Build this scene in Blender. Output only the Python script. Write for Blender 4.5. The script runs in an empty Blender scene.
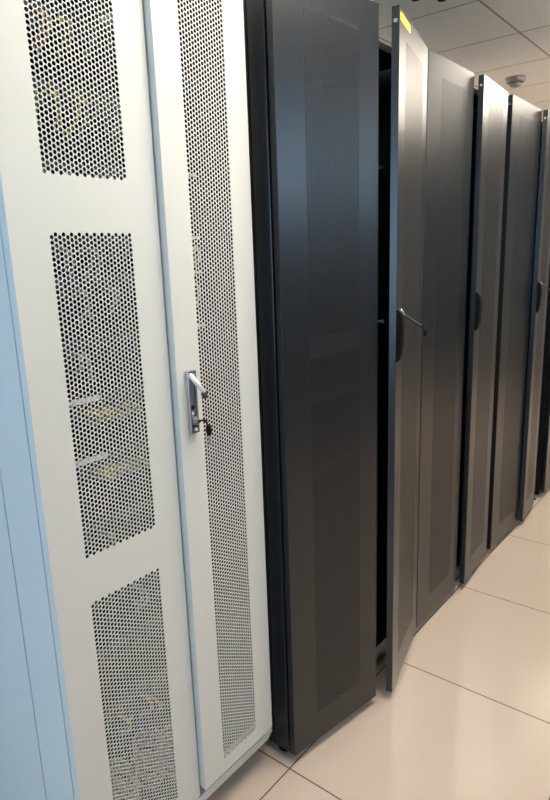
import bpy, math, random
from mathutils import Vector, Matrix
random.seed(7)
C = bpy.context.scene.collection
S = bpy.context.scene

# ------------------------------------------------------------------ materials
def mat(name, col, rough=.5, metal=0., spec=.5, bump=0., bscale=200., var=0., vscale=3., coat=0.):
    m = bpy.data.materials.new(name); m.use_nodes = True
    nt = m.node_tree; b = nt.nodes['Principled BSDF']
    b.inputs['Base Color'].default_value = (*col, 1)
    b.inputs['Roughness'].default_value = rough
    b.inputs['Metallic'].default_value = metal
    b.inputs['Specular IOR Level'].default_value = spec
    b.inputs['Coat Weight'].default_value = coat
    tc = nt.nodes.new('ShaderNodeTexCoord')
    n = nt.nodes.new('ShaderNodeTexNoise'); n.inputs['Scale'].default_value = vscale
    n.inputs['Detail'].default_value = 4
    nt.links.new(tc.outputs['Object'], n.inputs['Vector'])
    if var:
        mx = nt.nodes.new('ShaderNodeMix'); mx.data_type = 'RGBA'
        mx.inputs[6].default_value = (*[c*(1-var) for c in col], 1)
        mx.inputs[7].default_value = (*[min(1, c*(1+var)) for c in col], 1)
        nt.links.new(n.outputs['Fac'], mx.inputs[0]); nt.links.new(mx.outputs[2], b.inputs['Base Color'])
    if bump:
        n2 = nt.nodes.new('ShaderNodeTexNoise'); n2.inputs['Scale'].default_value = bscale
        nt.links.new(tc.outputs['Object'], n2.inputs['Vector'])
        bp = nt.nodes.new('ShaderNodeBump'); bp.inputs['Strength'].default_value = bump
        bp.inputs['Distance'].default_value = .001
        nt.links.new(n2.outputs['Fac'], bp.inputs['Height']); nt.links.new(bp.outputs['Normal'], b.inputs['Normal'])
    return m

def grid_mat(name, col, line, pitch, off, width, rough, rline, var=.03, vscale=2., bump=.3, spec=.5):
    """tiles of one pitch with joint lines, in world metres"""
    m = bpy.data.materials.new(name); m.use_nodes = True
    nt = m.node_tree; N = nt.nodes; L = nt.links; b = N['Principled BSDF']
    g = N.new('ShaderNodeNewGeometry'); sp = N.new('ShaderNodeSeparateXYZ'); L.new(g.outputs['Position'], sp.inputs[0])
    def M(op, a, c=None):
        n = N.new('ShaderNodeMath'); n.operation = op
        for i, v in enumerate((a, c)):
            if v is None: continue
            if isinstance(v, (int, float)): n.inputs[i].default_value = v
            else: L.new(v, n.inputs[i])
        return n.outputs[0]
    ds = []
    for i in range(2):
        t = M('SUBTRACT', sp.outputs[i], off[i]); t = M('DIVIDE', t, pitch); t = M('ADD', t, .5)
        t = M('FRACT', t); t = M('SUBTRACT', t, .5); t = M('ABSOLUTE', t); t = M('MULTIPLY', t, pitch)
        ds.append(t)
    d = M('MINIMUM', ds[0], ds[1]); mask = M('LESS_THAN', d, width/2)
    no = N.new('ShaderNodeTexNoise'); no.inputs['Scale'].default_value = vscale; no.inputs['Detail'].default_value = 6
    L.new(g.outputs['Position'], no.inputs['Vector'])
    mx = N.new('ShaderNodeMix'); mx.data_type = 'RGBA'
    mx.inputs[6].default_value = (*[c*(1-var) for c in col], 1); mx.inputs[7].default_value = (*[c*(1+var) for c in col], 1)
    L.new(no.outputs['Fac'], mx.inputs[0])
    m2 = N.new('ShaderNodeMix'); m2.data_type = 'RGBA'; L.new(mask, m2.inputs[0]); L.new(mx.outputs[2], m2.inputs[6])
    m2.inputs[7].default_value = (*line, 1); L.new(m2.outputs[2], b.inputs['Base Color'])
    r = M('MULTIPLY', mask, rline-rough); r = M('ADD', r, rough); L.new(r, b.inputs['Roughness'])
    b.inputs['Specular IOR Level'].default_value = spec
    bp = N.new('ShaderNodeBump'); bp.inputs['Strength'].default_value = bump; bp.inputs['Distance'].default_value = .002
    bp.invert = True; L.new(mask, bp.inputs['Height']); L.new(bp.outputs['Normal'], b.inputs['Normal'])
    return m

def emit(name, col, s):
    m = bpy.data.materials.new(name); m.use_nodes = True
    b = m.node_tree.nodes['Principled BSDF']; b.inputs['Base Color'].default_value = (*col, 1)
    b.inputs['Emission Color'].default_value = (*col, 1); b.inputs['Emission Strength'].default_value = s
    return m

WHITE = mat('light_grey_paint', (.62, .63, .605), .42, bump=.05, bscale=900)
BLACK = mat('black_powder_coat', (.0075, .0098, .0128), .29, spec=.62, bump=.06, bscale=700, var=.12)
BLACKIN = mat('black_frame_paint', (.012, .012, .013), .6)
PERFB = mat('black_perforated_steel', (.010, .0115, .0135), .34, spec=.62)
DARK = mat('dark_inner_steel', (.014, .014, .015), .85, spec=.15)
CHROME = mat('brushed_zinc', (.55, .57, .58), .25, 1.)
STEEL = mat('dull_steel', (.30, .31, .32), .4, .8)
PLAST = mat('black_plastic', (.006, .006, .007), .85, spec=.1)
LEVER = mat('satin_lever', (.80, .78, .74), .4, .3)
RECESS = mat('recess_steel', (.22, .26, .33), .35, .6)
GUN = mat('gunmetal_lever', (.045, .045, .048), .5, .2)
PALE = mat('pale_faceplate', (.68, .66, .63), .5)
GREYF = mat('grey_faceplate', (.20, .20, .21), .5)
YEL = mat('yellow_cable_jacket', (.72, .62, .08), .45)
GRN = mat('green_cable_jacket', (.35, .62, .12), .45)
ORG = mat('orange_cable_jacket', (.75, .42, .16), .5)
PNK = mat('pale_grey_cable_jacket', (.50, .46, .48), .5)
SHELF = mat('white_label_strip', (.88, .86, .82), .5)
STICK = mat('yellow_sticker', (.85, .74, .02), .5)
WALLM = mat('wall_paint', (.62, .60, .56), .8, bump=.1, bscale=150)
SERV = mat('server_bezel', (.06, .062, .066), .45, .2)
FLOORM = grid_mat('polished_porcelain_tile', (.55, .455, .38), (.11, .07, .05), .613, (1.143, .923), .0044, .14, .6, var=.05, vscale=2.5)
CEILM = grid_mat('mineral_ceiling_tile', (.88, .825, .74), (.42, .29, .25), .6005, (3.184, 1.258), .012, .85, .6, var=.04, vscale=14., bump=.2)
LAMPM = emit('lit_diffuser', (1., .93, .82), 1.)
DETM = mat('detector_plastic', (.20, .18, .15), .5)

# ------------------------------------------------------------------ mesh builder
class MB:
    def __init__(s): s.v = []; s.f = []; s.sm = []
    def quad(s, a, b, c, d): n = len(s.v); s.v += [a, b, c, d]; s.f.append((n, n+1, n+2, n+3))
    def box(s, x0, x1, y0, y1, z0, z1):
        n = len(s.v)
        s.v += [(x, y, z) for x in (x0, x1) for y in (y0, y1) for z in (z0, z1)]
        s.f += [tuple(n+i for i in q) for q in ((0, 1, 3, 2), (4, 6, 7, 5), (0, 4, 5, 1), (2, 3, 7, 6), (0, 2, 6, 4), (1, 5, 7, 3))]
        return s
    def tube(s, pts, r, k=8, cap=True):
        pts = [Vector(p) for p in pts]; n0 = len(s.v)
        rr = r if isinstance(r, (list, tuple)) else [r]*len(pts)
        up = Vector((0, 0, 1))
        for i, p in enumerate(pts):
            t = (pts[min(i+1, len(pts)-1)]-pts[max(i-1, 0)]).normalized()
            u = t.cross(up)
            if u.length < .05: u = t.cross(Vector((1, 0, 0)))
            u.normalize(); w = t.cross(u)
            for j in range(k):
                a = 2*math.pi*j/k; q = p+(u*math.cos(a)+w*math.sin(a))*rr[i]; s.v.append(tuple(q))
        for i in range(len(pts)-1):
            for j in range(k):
                a = n0+i*k+j; b = n0+i*k+(j+1) % k; s.sm.append(len(s.f)); s.f.append((a, b, b+k, a+k))
        if cap:
            s.f.append(tuple(n0+j for j in range(k))[::-1]); m = n0+(len(pts)-1)*k; s.f.append(tuple(m+j for j in range(k)))
        return s
    def build(s, name, m, parent=None, loc=None, rz=0, bevel=0., seg=2):
        me = bpy.data.meshes.new(name); me.from_pydata(s.v, [], s.f); me.update()
        for i in s.sm: me.polygons[i].use_smooth = True
        me.materials.append(m)
        o = bpy.data.objects.new(name, me); C.objects.link(o)
        if parent: o.parent = parent
        if loc: o.location = loc
        o.rotation_euler.z = rz
        if bevel:
            b = o.modifiers.new('bevel', 'BEVEL'); b.width = bevel; b.segments = seg; b.limit_method = 'ANGLE'; b.angle_limit = .9
        return o
def thing(name, label, cat, loc, rz=0, group=None):
    o = bpy.data.objects.new(name, None); C.objects.link(o); o.location = loc; o.rotation_euler.z = rz
    o.empty_display_size = .1
    return tag(o, label, cat, group)
def tag(o, label, cat, group=None, kind=None):
    o['label'] = label; o['category'] = cat
    if group: o['group'] = group
    if kind: o['kind'] = kind
    return o
def struct(o): o['kind'] = 'structure'; return o

# ------------------------------------------------------------------ perforated sheet (real holes)
_pc = {}
def perf_mesh(W, H, col, pit, r, k, t, m):
    key = (round(W, 4), round(H, 4), col, m.name)
    if key in _pc: return _pc[key]
    nc = max(1, round(W/col)); cw = W/nc; nr = int(H/pit - .5); v = []; f = []
    extra = H-(nr+.5)*pit                     # solid remainder shared top and bottom
    # boundary pts of a cell, k of them, matched to the ring
    def bpt(a):
        c, s_ = math.cos(a), math.sin(a); sc = min((cw/2)/max(abs(c), 1e-9), (pit/2)/max(abs(s_), 1e-9)); return c*sc, s_*sc
    if k == 12:
        cor = math.atan2(pit, cw)
        an = [0, cor*.5, cor, (cor+math.pi/2)/2, math.pi/2]
        an = an+[math.pi-a for a in an[-2::-1]]; an = an+[math.pi+a for a in an[1:-1]]   # 16
    else:
        cor = math.atan2(pit, cw); an = [0, cor, math.pi/2, math.pi-cor, math.pi, math.pi+cor, 1.5*math.pi, 2*math.pi-cor]
    K = len(an); ring = [(math.cos(a)*r, math.sin(a)*r) for a in an]; bd = [bpt(a) for a in an]
    for i in range(nc):
        cx = (i+.5)*cw; o = extra/2+(pit/2 if i % 2 else 0)
        n = len(v); x0, x1 = i*cw, (i+1)*cw
        v += [(x0, 0, 0), (x1, 0, 0), (x1, 0, o), (x0, 0, o), (x0, 0, o+nr*pit), (x1, 0, o+nr*pit), (x1, 0, H), (x0, 0, H)]
        f += [(n, n+1, n+2, n+3), (n+4, n+5, n+6, n+7)]
        for j in range(nr):
            cz = o+(j+.5)*pit; n = len(v)
            v += [(cx+b[0], 0, cz+b[1]) for b in bd]; v += [(cx+b[0], 0, cz+b[1]) for b in ring]; v += [(cx+b[0], t, cz+b[1]) for b in ring]
            for q in range(K):
                p = (q+1) % K
                f.append((n+q, n+p, n+K+p, n+K+q)); f.append((n+K+q, n+K+p, n+2*K+p, n+2*K+q))
    me = bpy.data.meshes.new('perforated_panel'); me.from_pydata(v, [], f); me.update(); me.materials.append(m)
    _pc[key] = me; return me
def perf(parent, x0, x1, z0, z1, y, col, pit, r, k, t, m):
    o = bpy.data.objects.new('perforated_panel', perf_mesh(x1-x0, z1-z0, col, pit, r, k, t, m)); C.objects.link(o)
    o.parent = parent; o.location = (x0, y, z0); return o

# ------------------------------------------------------------------ a folded sheet-metal door leaf
T = .02
def leaf(root, W, z0, z1, wins, m, loc, rz, hingeside, bev=.0025, T=.02):
    """origin at its left end on the inner plane; front skin at y = -T"""
    xs = sorted({0, W} | {w[0] for w in wins} | {w[1] for w in wins}); zs = sorted({z0, z1} | {w[2] for w in wins} | {w[3] for w in wins})
    b = MB(); idx = {}
    def V(x, y, z):
        k = (round(x, 5), round(y, 5), round(z, 5))
        if k not in idx: idx[k] = len(b.v); b.v.append((x, y, z))
        return idx[k]
    for i in range(len(xs)-1):
        for j in range(len(zs)-1):
            cx, cz = (xs[i]+xs[i+1])/2, (zs[j]+zs[j+1])/2
            if any(w[0] < cx < w[1] and w[2] < cz < w[3] for w in wins): continue
            b.f.append((V(xs[i], -T, zs[j]), V(xs[i+1], -T, zs[j]), V(xs[i+1], -T, zs[j+1]), V(xs[i], -T, zs[j+1])))
    R = .018
    for i in range(len(xs)-1):
        a, c = xs[i], xs[i+1]
        for z, fl in ((z0, 0), (z1, 1)):
            q = (V(a, -T, z), V(a, 0, z), V(c, 0, z), V(c, -T, z)); b.f.append(q if not fl else q[::-1])
    for j in range(len(zs)-1):
        a, c = zs[j], zs[j+1]
        for x, fl in ((0, 0), (W, 1)):
            q = (V(x, -T, a), V(x, -T, c), V(x, 0, c), V(x, 0, a)); b.f.append(q if not fl else q[::-1])
    # back lips
    b.box(.0012, R, -.0015, -.0001, z0+.001, z1-.001); b.box(W-R, W-.0012, -.0015, -.0001, z0+.001, z1-.001)
    b.box(R, W-R, -.0015, -.0001, z0+.001, z0+R); b.box(R, W-R, -.0015, -.0001, z1-R, z1-.001)
    d = b.build('door', m, root, loc, rz, bevel=bev)
    hx = -.004 if hingeside == 'L' else W+.004
    return d

def pl_box(mb, x0, x1, y0, y1, z0, z1): mb.box(x0, x1, y0, y1, z0, z1)

# ================================================================== SETTING
XL, XR, YF, YB, HC = -2.3, 9.2, -1.75, 3.4, 2.58
struct(MB().box(XL-.1, XR+.1, YF-.1, YB+.1, -.1, 0).build('floor', FLOORM))
struct(MB().box(XL-.1, XR+.1, YF-.1, YB+.1, HC, HC+.1).build('ceiling', CEILM))
struct(MB().box(XL, XR, YB, YB+.1, 0, HC).build('wall_back', WALLM))
DWALL = mat('dark_reflected_wall', (.10, .11, .125), .7)  # dark tone chosen to darken the reflections in the black doors
vx0, vx1, vz0, vz1 = 1.2, 7.6, 1.72, 2.38
w = MB(); w.box(XL, vx0, YF-.1, YF, 0, HC); w.box(vx1, XR, YF-.1, YF, 0, HC); w.box(vx0, vx1, YF-.1, YF, 0, vz0); w.box(vx0, vx1, YF-.1, YF, vz1, HC)
struct(w.build('wall_front', DWALL))
struct(MB().box(XR, XR+.1, YF, YB, 0, HC).build('wall_right', WALLM))

wy0, wy1, wz0, wz1 = -1.1, 2.7, .75, 2.3
w = MB(); w.box(XL-.1, XL, YF, wy0, 0, HC); w.box(XL-.1, XL, wy1, YB, 0, HC); w.box(XL-.1, XL, wy0, wy1, 0, wz0); w.box(XL-.1, XL, wy0, wy1, wz1, HC)
struct(w.build('wall_left', WALLM))
wf = MB()
for y in (wy0, (wy0*2+wy1)/3, (wy0+wy1*2)/3, wy1-.05): wf.box(XL-.07, XL-.02, y, y+.05, wz0, wz1)
wf.box(XL-.07, XL-.02, wy0, wy1, wz0, wz0+.05); wf.box(XL-.07, XL-.02, wy0, wy1, wz1-.05, wz1)
win = struct(wf.build('window_1', WHITE))
gm = bpy.data.materials.new('window_glass'); gm.use_nodes = True
nt = gm.node_tree; nt.nodes.remove(nt.nodes['Principled BSDF']); out = nt.nodes['Material Output']
tr = nt.nodes.new('ShaderNodeBsdfTransparent'); gl = nt.nodes.new('ShaderNodeBsdfGlossy'); gl.inputs['Roughness'].default_value = .02
fr = nt.nodes.new('ShaderNodeFresnel'); mx = nt.nodes.new('ShaderNodeMixShader')
nt.links.new(fr.outputs[0], mx.inputs[0]); nt.links.new(tr.outputs[0], mx.inputs[1]); nt.links.new(gl.outputs[0], mx.inputs[2]); nt.links.new(mx.outputs[0], out.inputs[0])
MB().box(XL-.047, XL-.043, wy0+.02, wy1-.02, wz0+.02, wz1-.02).build('window_pane', gm, win)

wf = MB()
for k in range(7):
    x = vx0+(vx1-vx0-.05)*k/6; wf.box(x, x+.05, YF-.07, YF-.02, vz0, vz1)
wf.box(vx0, vx1, YF-.07, YF-.02, vz0, vz0+.04); wf.box(vx0, vx1, YF-.07, YF-.02, vz1-.04, vz1)
win2 = struct(wf.build('added_high_window', WHITE))  # unseen ribbon window, added for the blue reflection in the black doors
MB().box(vx0+.02, vx1-.02, YF-.047, YF-.043, vz0+.02, vz1-.02).build('window_pane', gm, win2)

# unseen ceiling lamps: some read from highlights, the rest added as fill
def troffer(i, j, power, label, narrow=False, ni=2, col=(1., .895, .745)):
    x0 = 3.184+.6005*i+.02; y0 = 1.258+.6005*j+.02; x1 = x0+.6005*ni-.04; y1 = y0+.56
    if narrow: y0 = y1-.26
    t = thing('ceiling_light', label, 'ceiling light', ((x0+x1)/2, (y0+y1)/2, HC), 0, 'lit panels let into the ceiling')
    hx, hy = (x1-x0)/2, (y1-y0)/2
    b = MB(); b.box(-hx, hx, -hy, -hy+.02, -.008, 0); b.box(-hx, hx, hy-.02, hy, -.008, 0)
    b.box(-hx, -hx+.02, -hy+.02, hy-.02, -.008, 0); b.box(hx-.02, hx, -hy+.02, hy-.02, -.008, 0); b.build('frame', WHITE, t)
    lm = emit('lit_diffuser', col, power)
    MB().box(-hx+.02, hx-.02, -hy+.02, hy-.02, -.055, -.001).build('diffuser', lm, t)  # hangs below the ceiling so its sides brighten the tiles
    return t
LAMPS = [(-4, -2, 20., 'lit rectangular ceiling panel nearest above the light grey cabinet'),
         (1, -2, 40., 'lit narrow rectangular ceiling panel over the third black cabinet'),
         (2, -5, 16., 'added lit ceiling fill panel on the far side of the aisle, opposite the third black cabinet'),  # added to brighten the floor, clear of the door reflections
         (-5, -5, 10., 'added lit ceiling fill panel on the far side of the aisle, behind the viewer'),  # added lamp with no source in view
         (2, 2, 24., 'added lit ceiling fill panel behind the black cabinets')]  # added behind the racks to brighten the ceiling
for i, j, p, l in LAMPS: troffer(i, j, p, l, i == 1, 3 if i == 1 else 2)

# smoke detector and two small ceiling fittings
t = thing('smoke_detector', 'small round beige smoke detector on the ceiling above the far cabinets', 'smoke detector', (4.70, 1.575, HC))
MB().tube([(0, 0, -.0005), (0, 0, -.012), (0, 0, -.03), (0, 0, -.034)], [.068, .068, .06, .052], 24).build('base', DETM, t)
MB().tube([(0, 0, -.034), (0, 0, -.052), (0, 0, -.058)], [.04, .038, .02], 24).build('sensing_cap', DETM, t)
for (x, y, l) in ((2.885, 1.437, 'dark round ceiling fitting nearer the yellow sticker'), (2.975, 1.350, 'dark round ceiling fitting farther right of the yellow sticker')):
    t = thing('sprinkler_head', l, 'sprinkler head', (x, y, HC))
    MB().tube([(0, 0, -.0005), (0, 0, -.006)], [.03, .028], 20).build('escutcheon', STEEL, t)
    MB().tube([(0, 0, -.006), (0, 0, -.028), (0, 0, -.029), (0, 0, -.032)], [.008, .008, .02, .02], 16).build('deflector', DARK, t)

# ================================================================== THE LIGHT GREY CABINET
x0, x1 = .537, 1.148
cab = thing('server_cabinet', 'light grey double-door server cabinet with perforated doors, nearest at left', 'server cabinet', (0, 0, 0))
cf = MB()
yf, yb, zt = 1.009, 1.95, 2.06
for a, c in ((x0, x0+.04), (x1-.04, x1)):
    cf.box(a, c, yf, 1.127, .055, zt); cf.box(a, c, yb-.06, yb, .055, zt)
cf.box(x0+.04, x1-.04, yf, 1.05, zt-.05, zt); MB().box(x0+.041, x1-.041, yf, 1.06, .055, .10).build('bottom_rail', DARK, cab)  # rail coloured dark in place of the shade behind the mesh
cf.build('frame', WHITE, cab, bevel=.0015)
MB().box(x0+.002, x0+.004, 1.127, 1.1305, .056, zt-.001).build('seam', DARK, cab)
for a, c in ((x0, x0+.012), (x1-.012, x1)):
    MB().box(a, c, 1.130, yb-.062, .06, zt-.001).build('side_panel', WHITE, cab, bevel=.001)
MB().box(x0+.04, x1-.04, 1.051, yb, zt-.02, zt).build('top_panel', WHITE, cab)
MB().box(x0+.04, x1-.04, yb-.02, yb-.001, .1, zt-.02).build('rear_panel', WHITE, cab)
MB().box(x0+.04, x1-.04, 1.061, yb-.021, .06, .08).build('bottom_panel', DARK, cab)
# added black liners, standing in for the shade inside the cabinet
for a, c in ((x0+.041, x0+.046), (x1-.046, x1-.041)): MB().box(a, c, 1.012, yb-.022, .081, zt-.052).build('dark_liner', DARK, cab)
MB().box(x0+.05, x1-.05, 1.40, 1.405, .102, zt-.052).build('dark_liner', DARK, cab)
for a in (x0+.048, x1-.078):
    MB().box(a, a+.03, 1.155, 1.185, .102, zt-.052).build('mounting_rail', STEEL, cab)
# sill bar under the doors with its chamfered end
s = MB(); zb0, zb1 = .074, .0975
pr = [(x0, zb0), (x1-.02, zb0), (x1, zb0+.016), (x1, zb1), (x0, zb1)]
n = len(pr); s.v = [(x, .986, z) for x, z in pr]+[(x, 1.0085, z) for x, z in pr]
s.f = [tuple(range(n)), tuple(range(2*n-1, n-1, -1))]+[(i, i+n, (i+1) % n+n, (i+1) % n) for i in range(n)]
s.build('sill_bar', WHITE, cab, bevel=.0015)
for a in (x0+.05, x1-.05):
    for y in (1.06, yb-.08): MB().tube([(a, y, 0), (a, y, .012), (a, y, .0125), (a, y, .058)], [.024, .022, .008, .008], 16).build('foot', STEEL, cab)
PW = dict(col=.0081, pit=.0094, r=.0039, k=12, t=.0016, m=WHITE)
yi = 1.005
WL = .3215
wl = [(.0745, .2505, 1.570, 1.99), (.0745, .2505, .857, 1.481), (.0745, .2505, .15, .768)]
dl = leaf(cab, WL, .103, 2.045, wl, WHITE, (x0, yi, 0), 0, 'L')
for q in wl: perf(dl, *q, -T, **PW)
K = .982; WR = .265; xr = .8622; yr = .9675+.036
wr = [(.0688, .1969, .163, 1.99)]
dr = leaf(cab, WR, .127, 2.045, wr, WHITE, (xr, yr, 0), 0, 'R', T=.036)
for q in wr: perf(dr, *q, -.036, **PW)
# black strip standing in for the shade deep between the leaves
MB().box(.84, .89, 1.0062, 1.0085, .105, 2.04).build('dark_gap_strip', PLAST, cab)

# swing handle of the light grey cabinet : sub-parts of the right door (local x = X - xr, local y = Y - yi)
def L(x, y, z): return (x*K-xr, y*K-yr, 1.42+(z-1.42)*K)
def LB(mb, x0, x1, y0, y1, z0, z1):
    a = L(x0, y0, z0); b = L(x1, y1, z1); return mb.box(a[0], b[0], a[1], b[1], a[2], b[2])
hx0, hx1, hz0, hz1, hy = .9015, .9255, 1.043, 1.186, .985
hp = MB()
LB(hp, hx0, hx1, hy-.004, hy-.0002, hz0, hz1)
for a, c in ((hx0, hx0+.004), (hx1-.004, hx1)): LB(hp, a, c, hy-.011, hy-.004, hz0, hz1)
LB(hp, hx0+.004, hx1-.004, hy-.011, hy-.004, hz1-.008, hz1); LB(hp, hx0+.004, hx1-.004, hy-.011, hy-.004, hz0, hz0+.040)
hp.build('handle', CHROME, dr, bevel=.0012)
MB().tube([L(.9075, .978, 1.1765), L(.9085, .972, 1.1745), L(.9185, .945, 1.139)], [.0055, .0058, .0050], 12).build('lever', LEVER, dr)
gb = MB(); gb.tube([L(.9150, .950, 1.137), L(.9245, .944, 1.137)], .0068, 12); gb.tube([L(.9165, .945, 1.140), L(.9185, .943, 1.128)], .006, 10)
gb.build('grip', GUN, dr)
MB().tube([L(.9045, .976, 1.174), L(.9225, .976, 1.174)], .0045, 12).build('pivot', STEEL, dr)
MB().tube([L(.9145, .974, 1.071), L(.9145, .966, 1.071)], [.0080, .0075], 16).build('lock_cylinder', STEEL, dr)
LB(MB(), hx0+.0045, hx1-.0045, hy-.0052, hy-.0041, 1.088, 1.170).build('recess', RECESS, dr)
MB().tube([L(.9125, .9797, 1.102), L(.9125, .9785, 1.102)], .0055, 12).build('keyhole', PLAST, dr)
MB().tube([L(.9115, .9797, 1.089), L(.9115, .9775, 1.089)], .004, 10).build('screw', PALE, dr)
MB().tube([L(.9145, .975, 1.053), L(.9145, .972, 1.053)], .004, 10).build('screw', PALE, dr)
pts = [(.9145, .965, 1.071), (.920, .960, 1.074), (.926, .956, 1.073), (.931, .953, 1.066)]
MB().tube([L(*p) for p in pts], .0022, 8).build('key_ring', PLAST, dr)
fb = MB()
fb.tube([L(.931, .952, 1.063), L(.9315, .952, 1.059), L(.932, .952, 1.050), L(.9325, .952, 1.041), L(.9325, .952, 1.037)], [.0025, .0055, .0068, .0055, .0025], 14)
fb.build('key_fob', PLAST, dr)
LB(MB(), .931, .9345, .951, .953, 1.014, 1.038).build('key', STEEL, dr)

# ------------------------------------------------------------------ equipment seen through the light grey doors
swz = [1.885, 1.755, 1.615, 1.475, 1.395, 1.268, 1.143, 1.013, .865, .70, .555, .40]
ordn = ['topmost', 'second', 'third', 'fourth', 'fifth', 'sixth', 'seventh', 'eighth', 'ninth', 'tenth', 'eleventh', 'bottom']
sx0, sx1, sy = .625, 1.065, 1.115
def switch(i, z):
    t = thing('network_switch', '%s rack switch from the top inside the light grey cabinet' % ordn[i] if i else 'topmost rack switch inside the light grey cabinet', 'network switch', (sx0, sy, z), 0, 'switches racked in the light grey cabinet')
    w_ = sx1-sx0
    MB().box(0, w_, .004, .22, -.040, -.001).build('case', DARK, t)
    MB().box(0, w_, -.001, .0038, -.041, -.012).build('faceplate', SERV, t)
    MB().box(0, w_, -.012, .0038, -.0115, 0).build('top_lip', SERV, t)
    if i in (6, 7): zz = (1.165, 1.046)[i-6]-z; MB().box(-.004+.005*(i-6), .072+.005*(i-6), -.106, -.101, zz-.005, zz+.005).box(.003, .007, -.101, -.0011, zz-.004, zz-.001).build('label_strip', SHELF, t)
    elif i in (2, 3, 4, 5): MB().box(.33, .44, -.035, -.030, -.005, .001).box(.434, .438, -.030, -.0011, -.004, -.001).build('label_strip', PALE, t)
    pt = MB()
    for k in range(12): pt.box(.02+k*.034, .042+k*.034, -.0022, -.0008, -.036, -.018)
    pt.build('port_row', PLAST, t)
    return t
for i, z in enumerate(swz): switch(i, z)
def cable(x, y, z, m, drop, dx, side):
    pts = []
    for k in range(9):
        u = k/8
        pts.append((x+dx*u*u, y-side*math.sin(math.pi*min(1, u*1.15))-.004, z-drop*u*u+.006*math.sin(u*7)))
    return MB().tube(pts, .0036, 6).build('patch_cable', m)
cols = [('yellow', YEL), ('green', GRN), ('orange', ORG), ('pale', PNK)]
plan = {0: [(.70, 2), (.74, 0), (.80, 3)], 1: [(.655, 1), (.70, 0), (.76, 0), (.80, 1), (.84, 3), (.88, 0)], 2: [(.655, 1), (.72, 3), (.78, 2), (.82, 3), (.96, 0)],
        3: [(.69, 3), (.75, 1), (1.0, 0), (1.03, 0)], 4: [(.72, 3), (.79, 3), (.98, 0), (1.02, 0)], 5: [(.70, 3), (.97, 0)], 6: [(.715, 0), (.731, 0), (.747, 0), (.763, 0), (.79, 0), (.81, 0)],
        7: [(.720, 0), (.736, 0), (.752, 0), (.768, 0), (.80, 0), (.82, 0)], 8: [(.73, 1)], 9: [(.80, 3)], 11: [(.72, 0), (.80, 2)]}
for i, lst in plan.items():
    for x, c in lst:
        for q in range(2):
            o = cable(x+q*.0085, sy-.002-q*.006, swz[i]-.026-q*.003, cols[c][1], .016+.012*random.random() if i in (6, 7) else .045+.03*random.random(), random.uniform(-.01, .05), .05 if i in (6, 7) else .04)
            tag(o, '%s patch cable plugged into the %s switch inside the light grey cabinet' % (cols[c][0], ordn[i]), 'cable', 'patch cables in the light grey cabinet')
# coiled cables lying at the bottom of the cabinet
for q, (cx, cz, m, nm) in enumerate(((.715, .115, YEL, 'yellow'), (.795, .135, ORG, 'orange'), (.88, .10, YEL, 'yellow'))):
    pts = []
    for k in range(73):
        a = k/72*2*math.pi*6
        pts.append((cx+(.028+.004*math.sin(a*.37+q))*math.cos(a), 1.10+.04*math.sin(a), cz+.004+k*.0016+.01*math.sin(a+q)))
    o = MB().tube(pts, .0045, 6).build('cable_coil', m)
    tag(o, '%s cable coil at the foot of the light grey cabinet, %s of three' % (nm, ('left', 'middle', 'right')[q]), 'cable', 'cable coils in the light grey cabinet')

# ================================================================== THE BLACK RACKS
ZT, Z0, YI, YC = 2.03, .032, .935, .942
PB = dict(col=.00537, pit=.0062, r=.0017, k=8, t=.0012, m=PERFB)
def black_rack(label, xa, xb, leaves, ztop=2.0, depth=1.0):
    r = thing('server_rack', label, 'server rack', (0, 0, 0), 0, 'row of black double-door server racks')
    f = MB()
    for a, c in ((xa, xa+.035), (xb-.035, xb)):
        f.box(a, c, YC, YC+.05, .03, ztop); f.box(a, c, YC+depth-.05, YC+depth, .03, ztop)
    f.box(xa+.035, xb-.035, YC, YC+.04, ztop-.02, ztop); f.box(xa+.035, xb-.035, YC, YC+.04, .03, .085)
    f.build('frame', BLACK, r, bevel=.0015)
    for a, c in ((xa, xa+.008), (xb-.008, xb)): MB().box(a, c, YC+.052, YC+depth-.052, .032, ztop-.001).build('side_panel', BLACK, r)
    MB().box(xa+.035, xb-.035, YC+.041, YC+depth-.051, ztop-.015, ztop).build('top_panel', BLACK, r)
    MB().box(xa+.035, xb-.035, YC+depth-.03, YC+depth-.01, .085, ztop-.02).build('rear_panel', BLACKIN, r)
    MB().box(xa+.035, xb-.035, YC+.041, YC+depth-.051, .035, .055).build('bottom_panel', BLACKIN, r)
    for a in (xa+.05, xb-.08): MB().box(a, a+.03, YC+.11, YC+.14, .056, ztop-.05).build('mounting_rail', BLACKIN, r)
    for a in (xa+.04, xb-.04):
        for y in (YC+.04, YC+depth-.06): MB().tube([(a, y, 0), (a, y, .010), (a, y, .0105), (a, y, .035)], [.024, .022, .008, .008], 16).build('foot', PLAST, r)
    for (lx, ly, ang, W, ml, mr, hnd, side) in leaves:
        win = [(ml, W-mr, .12, 1.97)]
        d = leaf(r, W, Z0, ZT, win, BLACK, (lx, ly, 0), ang, side)
        perf(d, *win[0], -T, **PB)
        if side == 'R' or xa > 2.7: MB().tube([(-.0003, -.010, 1.995), (-.003, -.010, 1.995)], .005, 10).build('pin', CHROME, d)
        if hnd: handle(d, hnd)
    return r
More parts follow.
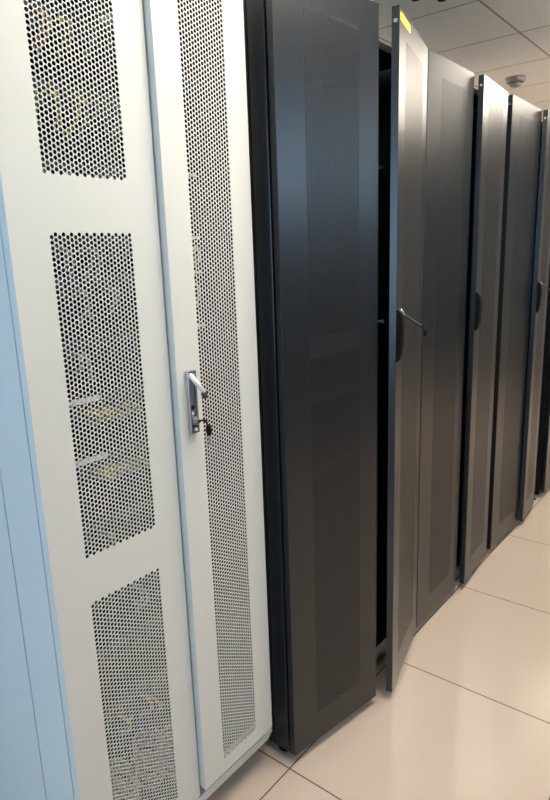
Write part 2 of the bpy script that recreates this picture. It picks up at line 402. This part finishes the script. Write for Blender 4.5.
def handle(d, kind):
    # black escutcheon at the free (left) edge of the leaf
    e = MB(); z = [1.118, 1.126, 1.160, 1.225, 1.250, 1.266]; wd = [.012, .024, .030, .030, .022, .006]; n = len(z)
    dep = [.004, .010, .016, .018, .014, .004]
    for back in (0, 1):
        for i in range(n): e.v.append((-.001, -T-(.0003 if back else dep[i]), z[i]))
        for i in range(n): e.v.append((wd[i], -T-(.0003 if back else dep[i]), z[i]))
    for i in range(n-1):
        e.f += [(i, n+i, n+i+1, i+1), (2*n+i, 2*n+i+1, 3*n+i+1, 3*n+i), (n+i, 3*n+i, 3*n+i+1, n+i+1), (i, i+1, 2*n+i+1, 2*n+i)]
    e.f += [(0, 2*n, 3*n, n), (n-1, 2*n-1, 4*n-1, 3*n-1)]
    e.build('handle', PLAST, d, bevel=.002)
    if kind == 2:
        MB().tube([(.010, -T-.012, 1.256), (.028, -T-.030, 1.242), (.060, -T-.060, 1.214), (.068, -T-.068, 1.207)], [.0038, .0032, .003, .0036], 10).build('lever', GUN, d)
        g = MB(); g.tube([(.056, -T-.062, 1.214), (.082, -T-.066, 1.208)], .0030, 8)
        g.tube([(.066, -T-.070, 1.208), (.060, -T-.070, 1.188)], .0034, 8); g.tube([(.074, -T-.070, 1.208), (.068, -T-.070, 1.190)], .0034, 8); g.build('key', PLAST, d)
        MB().tube([(.004, -T-.010, 1.268), (.016, -T-.020, 1.252)], [.004, .005], 10).build('pivot', STEEL, d)
def free_right(hx, hy, W, phi):  # leaf hinged at its right end, swung out by phi: returns its left origin
    return hx-W*math.cos(phi), hy-W*math.sin(phi), phi
R_ = math.radians
phi1 = R_(14.6); a1 = free_right(1.922, YI, .381, phi1)
r1 = black_rack('black server rack with both doors ajar, beside the light grey cabinet', 1.165, 1.923,
    [(1.165, YI, -R_(9.9), .358, .091, .076, 0, 'L'), (*a1, .381, .076, .066, 2, 'R')])
phi2 = R_(4.5); a2 = free_right(2.665, .945-.006, .33, phi2)
r2 = black_rack('black server rack with closed left door, second black rack from the light grey cabinet', 1.928, 2.690,
    [(1.930, YI, 0, .370, .10, .072, 0, 'L'), (*a2, .33, .07, .06, 1, 'R')])
phi3 = R_(5.); a3 = free_right(3.382, YI, .27, phi3)
r3 = black_rack('black server rack just before the narrow dark gap, third black rack in row', 2.712, 3.385,
    [(2.712, YI, 0, .392, .095, .072, 0, 'L'), (*a3, .27, .06, .06, 2, 'R')])
r4 = black_rack('black server rack past the dark gap, cut by the right frame edge', 3.585, 4.33,
    [(3.587, YI, 0, .368, .095, .072, 0, 'L'), (3.960, YI, 0, .368, .072, .095, 1, 'R')])
# yellow sticker on the ajar door (last door of rack one)
doors1 = [c for c in r1.children if c.name.startswith('door')]
st = MB().box(.010, .125, -T-.0008, -T-.0001, 1.998, 2.018).build('sticker', STICK, doors1[1]); st['label'] = 'yellow warning sticker'
# small bright catches on the mounting rail seen in the gap between the ajar doors
for z in (1.197,): MB().tube([(1.864, YC+.110, z), (1.864, YC+.096, z), (1.864, YC+.088, z)], [.004, .004, .0075], 12).build('screw', PALE, r1)
MB().box(1.843, 1.872, YC+.095, YC+.109, 1.69, 1.70).build('latch', STEEL, r1)

# servers faintly seen inside the first black rack
for z, h, l in ((1.118, .066, 'upper'), (.98, .035, 'middle'), (.74, .035, 'lower')):
    t = thing('rack_server', 'dark rack server behind the mesh door of the first black rack, %s one' % l, 'server', (1.262, 1.06, z), 0, 'servers in the first black rack')
    MB().box(.01, .555, .006, .30, 0, h-.002).build('case', DARK, t)
    MB().box(0, .565, 0, .0055, 0, h-.002).build('bezel', GREYF if l == 'upper' else SERV, t)
# stray black cable on the floor in the gap
pts = [(3.42+.035*k, 1.02-.02*k+.02*math.sin(k*1.3), .006) for k in range(4)]+[(3.52, .97, .03), (3.515, .985, .09), (3.52, 1.05, .16)]
tag(MB().tube(pts, .006, 8).build('power_cable', PLAST), 'black cable on the floor in the gap between the far black racks', 'cable')

# ================================================================== WORLD, CAMERA
wd = bpy.data.worlds.new('sky'); S.world = wd; wd.use_nodes = True
bg = wd.node_tree.nodes['Background']; bg.inputs[0].default_value = (.43, .71, 1., 1); bg.inputs[1].default_value = 6.
# daylight entering through the window: a portal lets the renderer find the opening
pa = bpy.data.lights.new('window_daylight', 'AREA'); pa.shape = 'RECTANGLE'; pa.size = wy1-wy0; pa.size_y = wz1-wz0
pa.cycles.is_portal = True
po = bpy.data.objects.new('window_daylight', pa); C.objects.link(po)
po.location = (XL-.12, (wy0+wy1)/2, (wz0+wz1)/2); po.rotation_euler = (math.radians(90), 0, math.radians(-90))
pa2 = pa.copy(); pa2.size = vx1-vx0; pa2.size_y = vz1-vz0
po2 = bpy.data.objects.new('added_window_daylight', pa2); C.objects.link(po2)  # portal of the added high window
po2.location = ((vx0+vx1)/2, YF-.12, (vz0+vz1)/2); po2.rotation_euler = (math.radians(90), 0, 0)

f, pit, yaw, rol = 613.9, .227445, .887812, -.034237
F = Vector((math.sin(yaw)*math.cos(pit), math.cos(yaw)*math.cos(pit), -math.sin(pit)))
R = Vector((math.cos(yaw), -math.sin(yaw), 0)); U = R.cross(F)
R2 = R*math.cos(rol)+U*math.sin(rol); U2 = -R*math.sin(rol)+U*math.cos(rol)
cam = bpy.data.cameras.new('camera'); co = bpy.data.objects.new('camera', cam); C.objects.link(co)
m = Matrix((R2, U2, -F)).transposed().to_4x4(); m.translation = (0, 0, 1.42); co.matrix_world = m
cam.sensor_fit = 'VERTICAL'; cam.sensor_height = 36; cam.sensor_width = 24.75; cam.lens = f/800*36
cam.clip_start = .02
cam.dof.use_dof = True; cam.dof.focus_distance = 1.15; cam.dof.aperture_fstop = 10.
S.camera = co
S.view_settings.view_transform = 'Standard'; S.view_settings.look = 'None'; S.view_settings.gamma = 1
S.view_settings.exposure = 0.
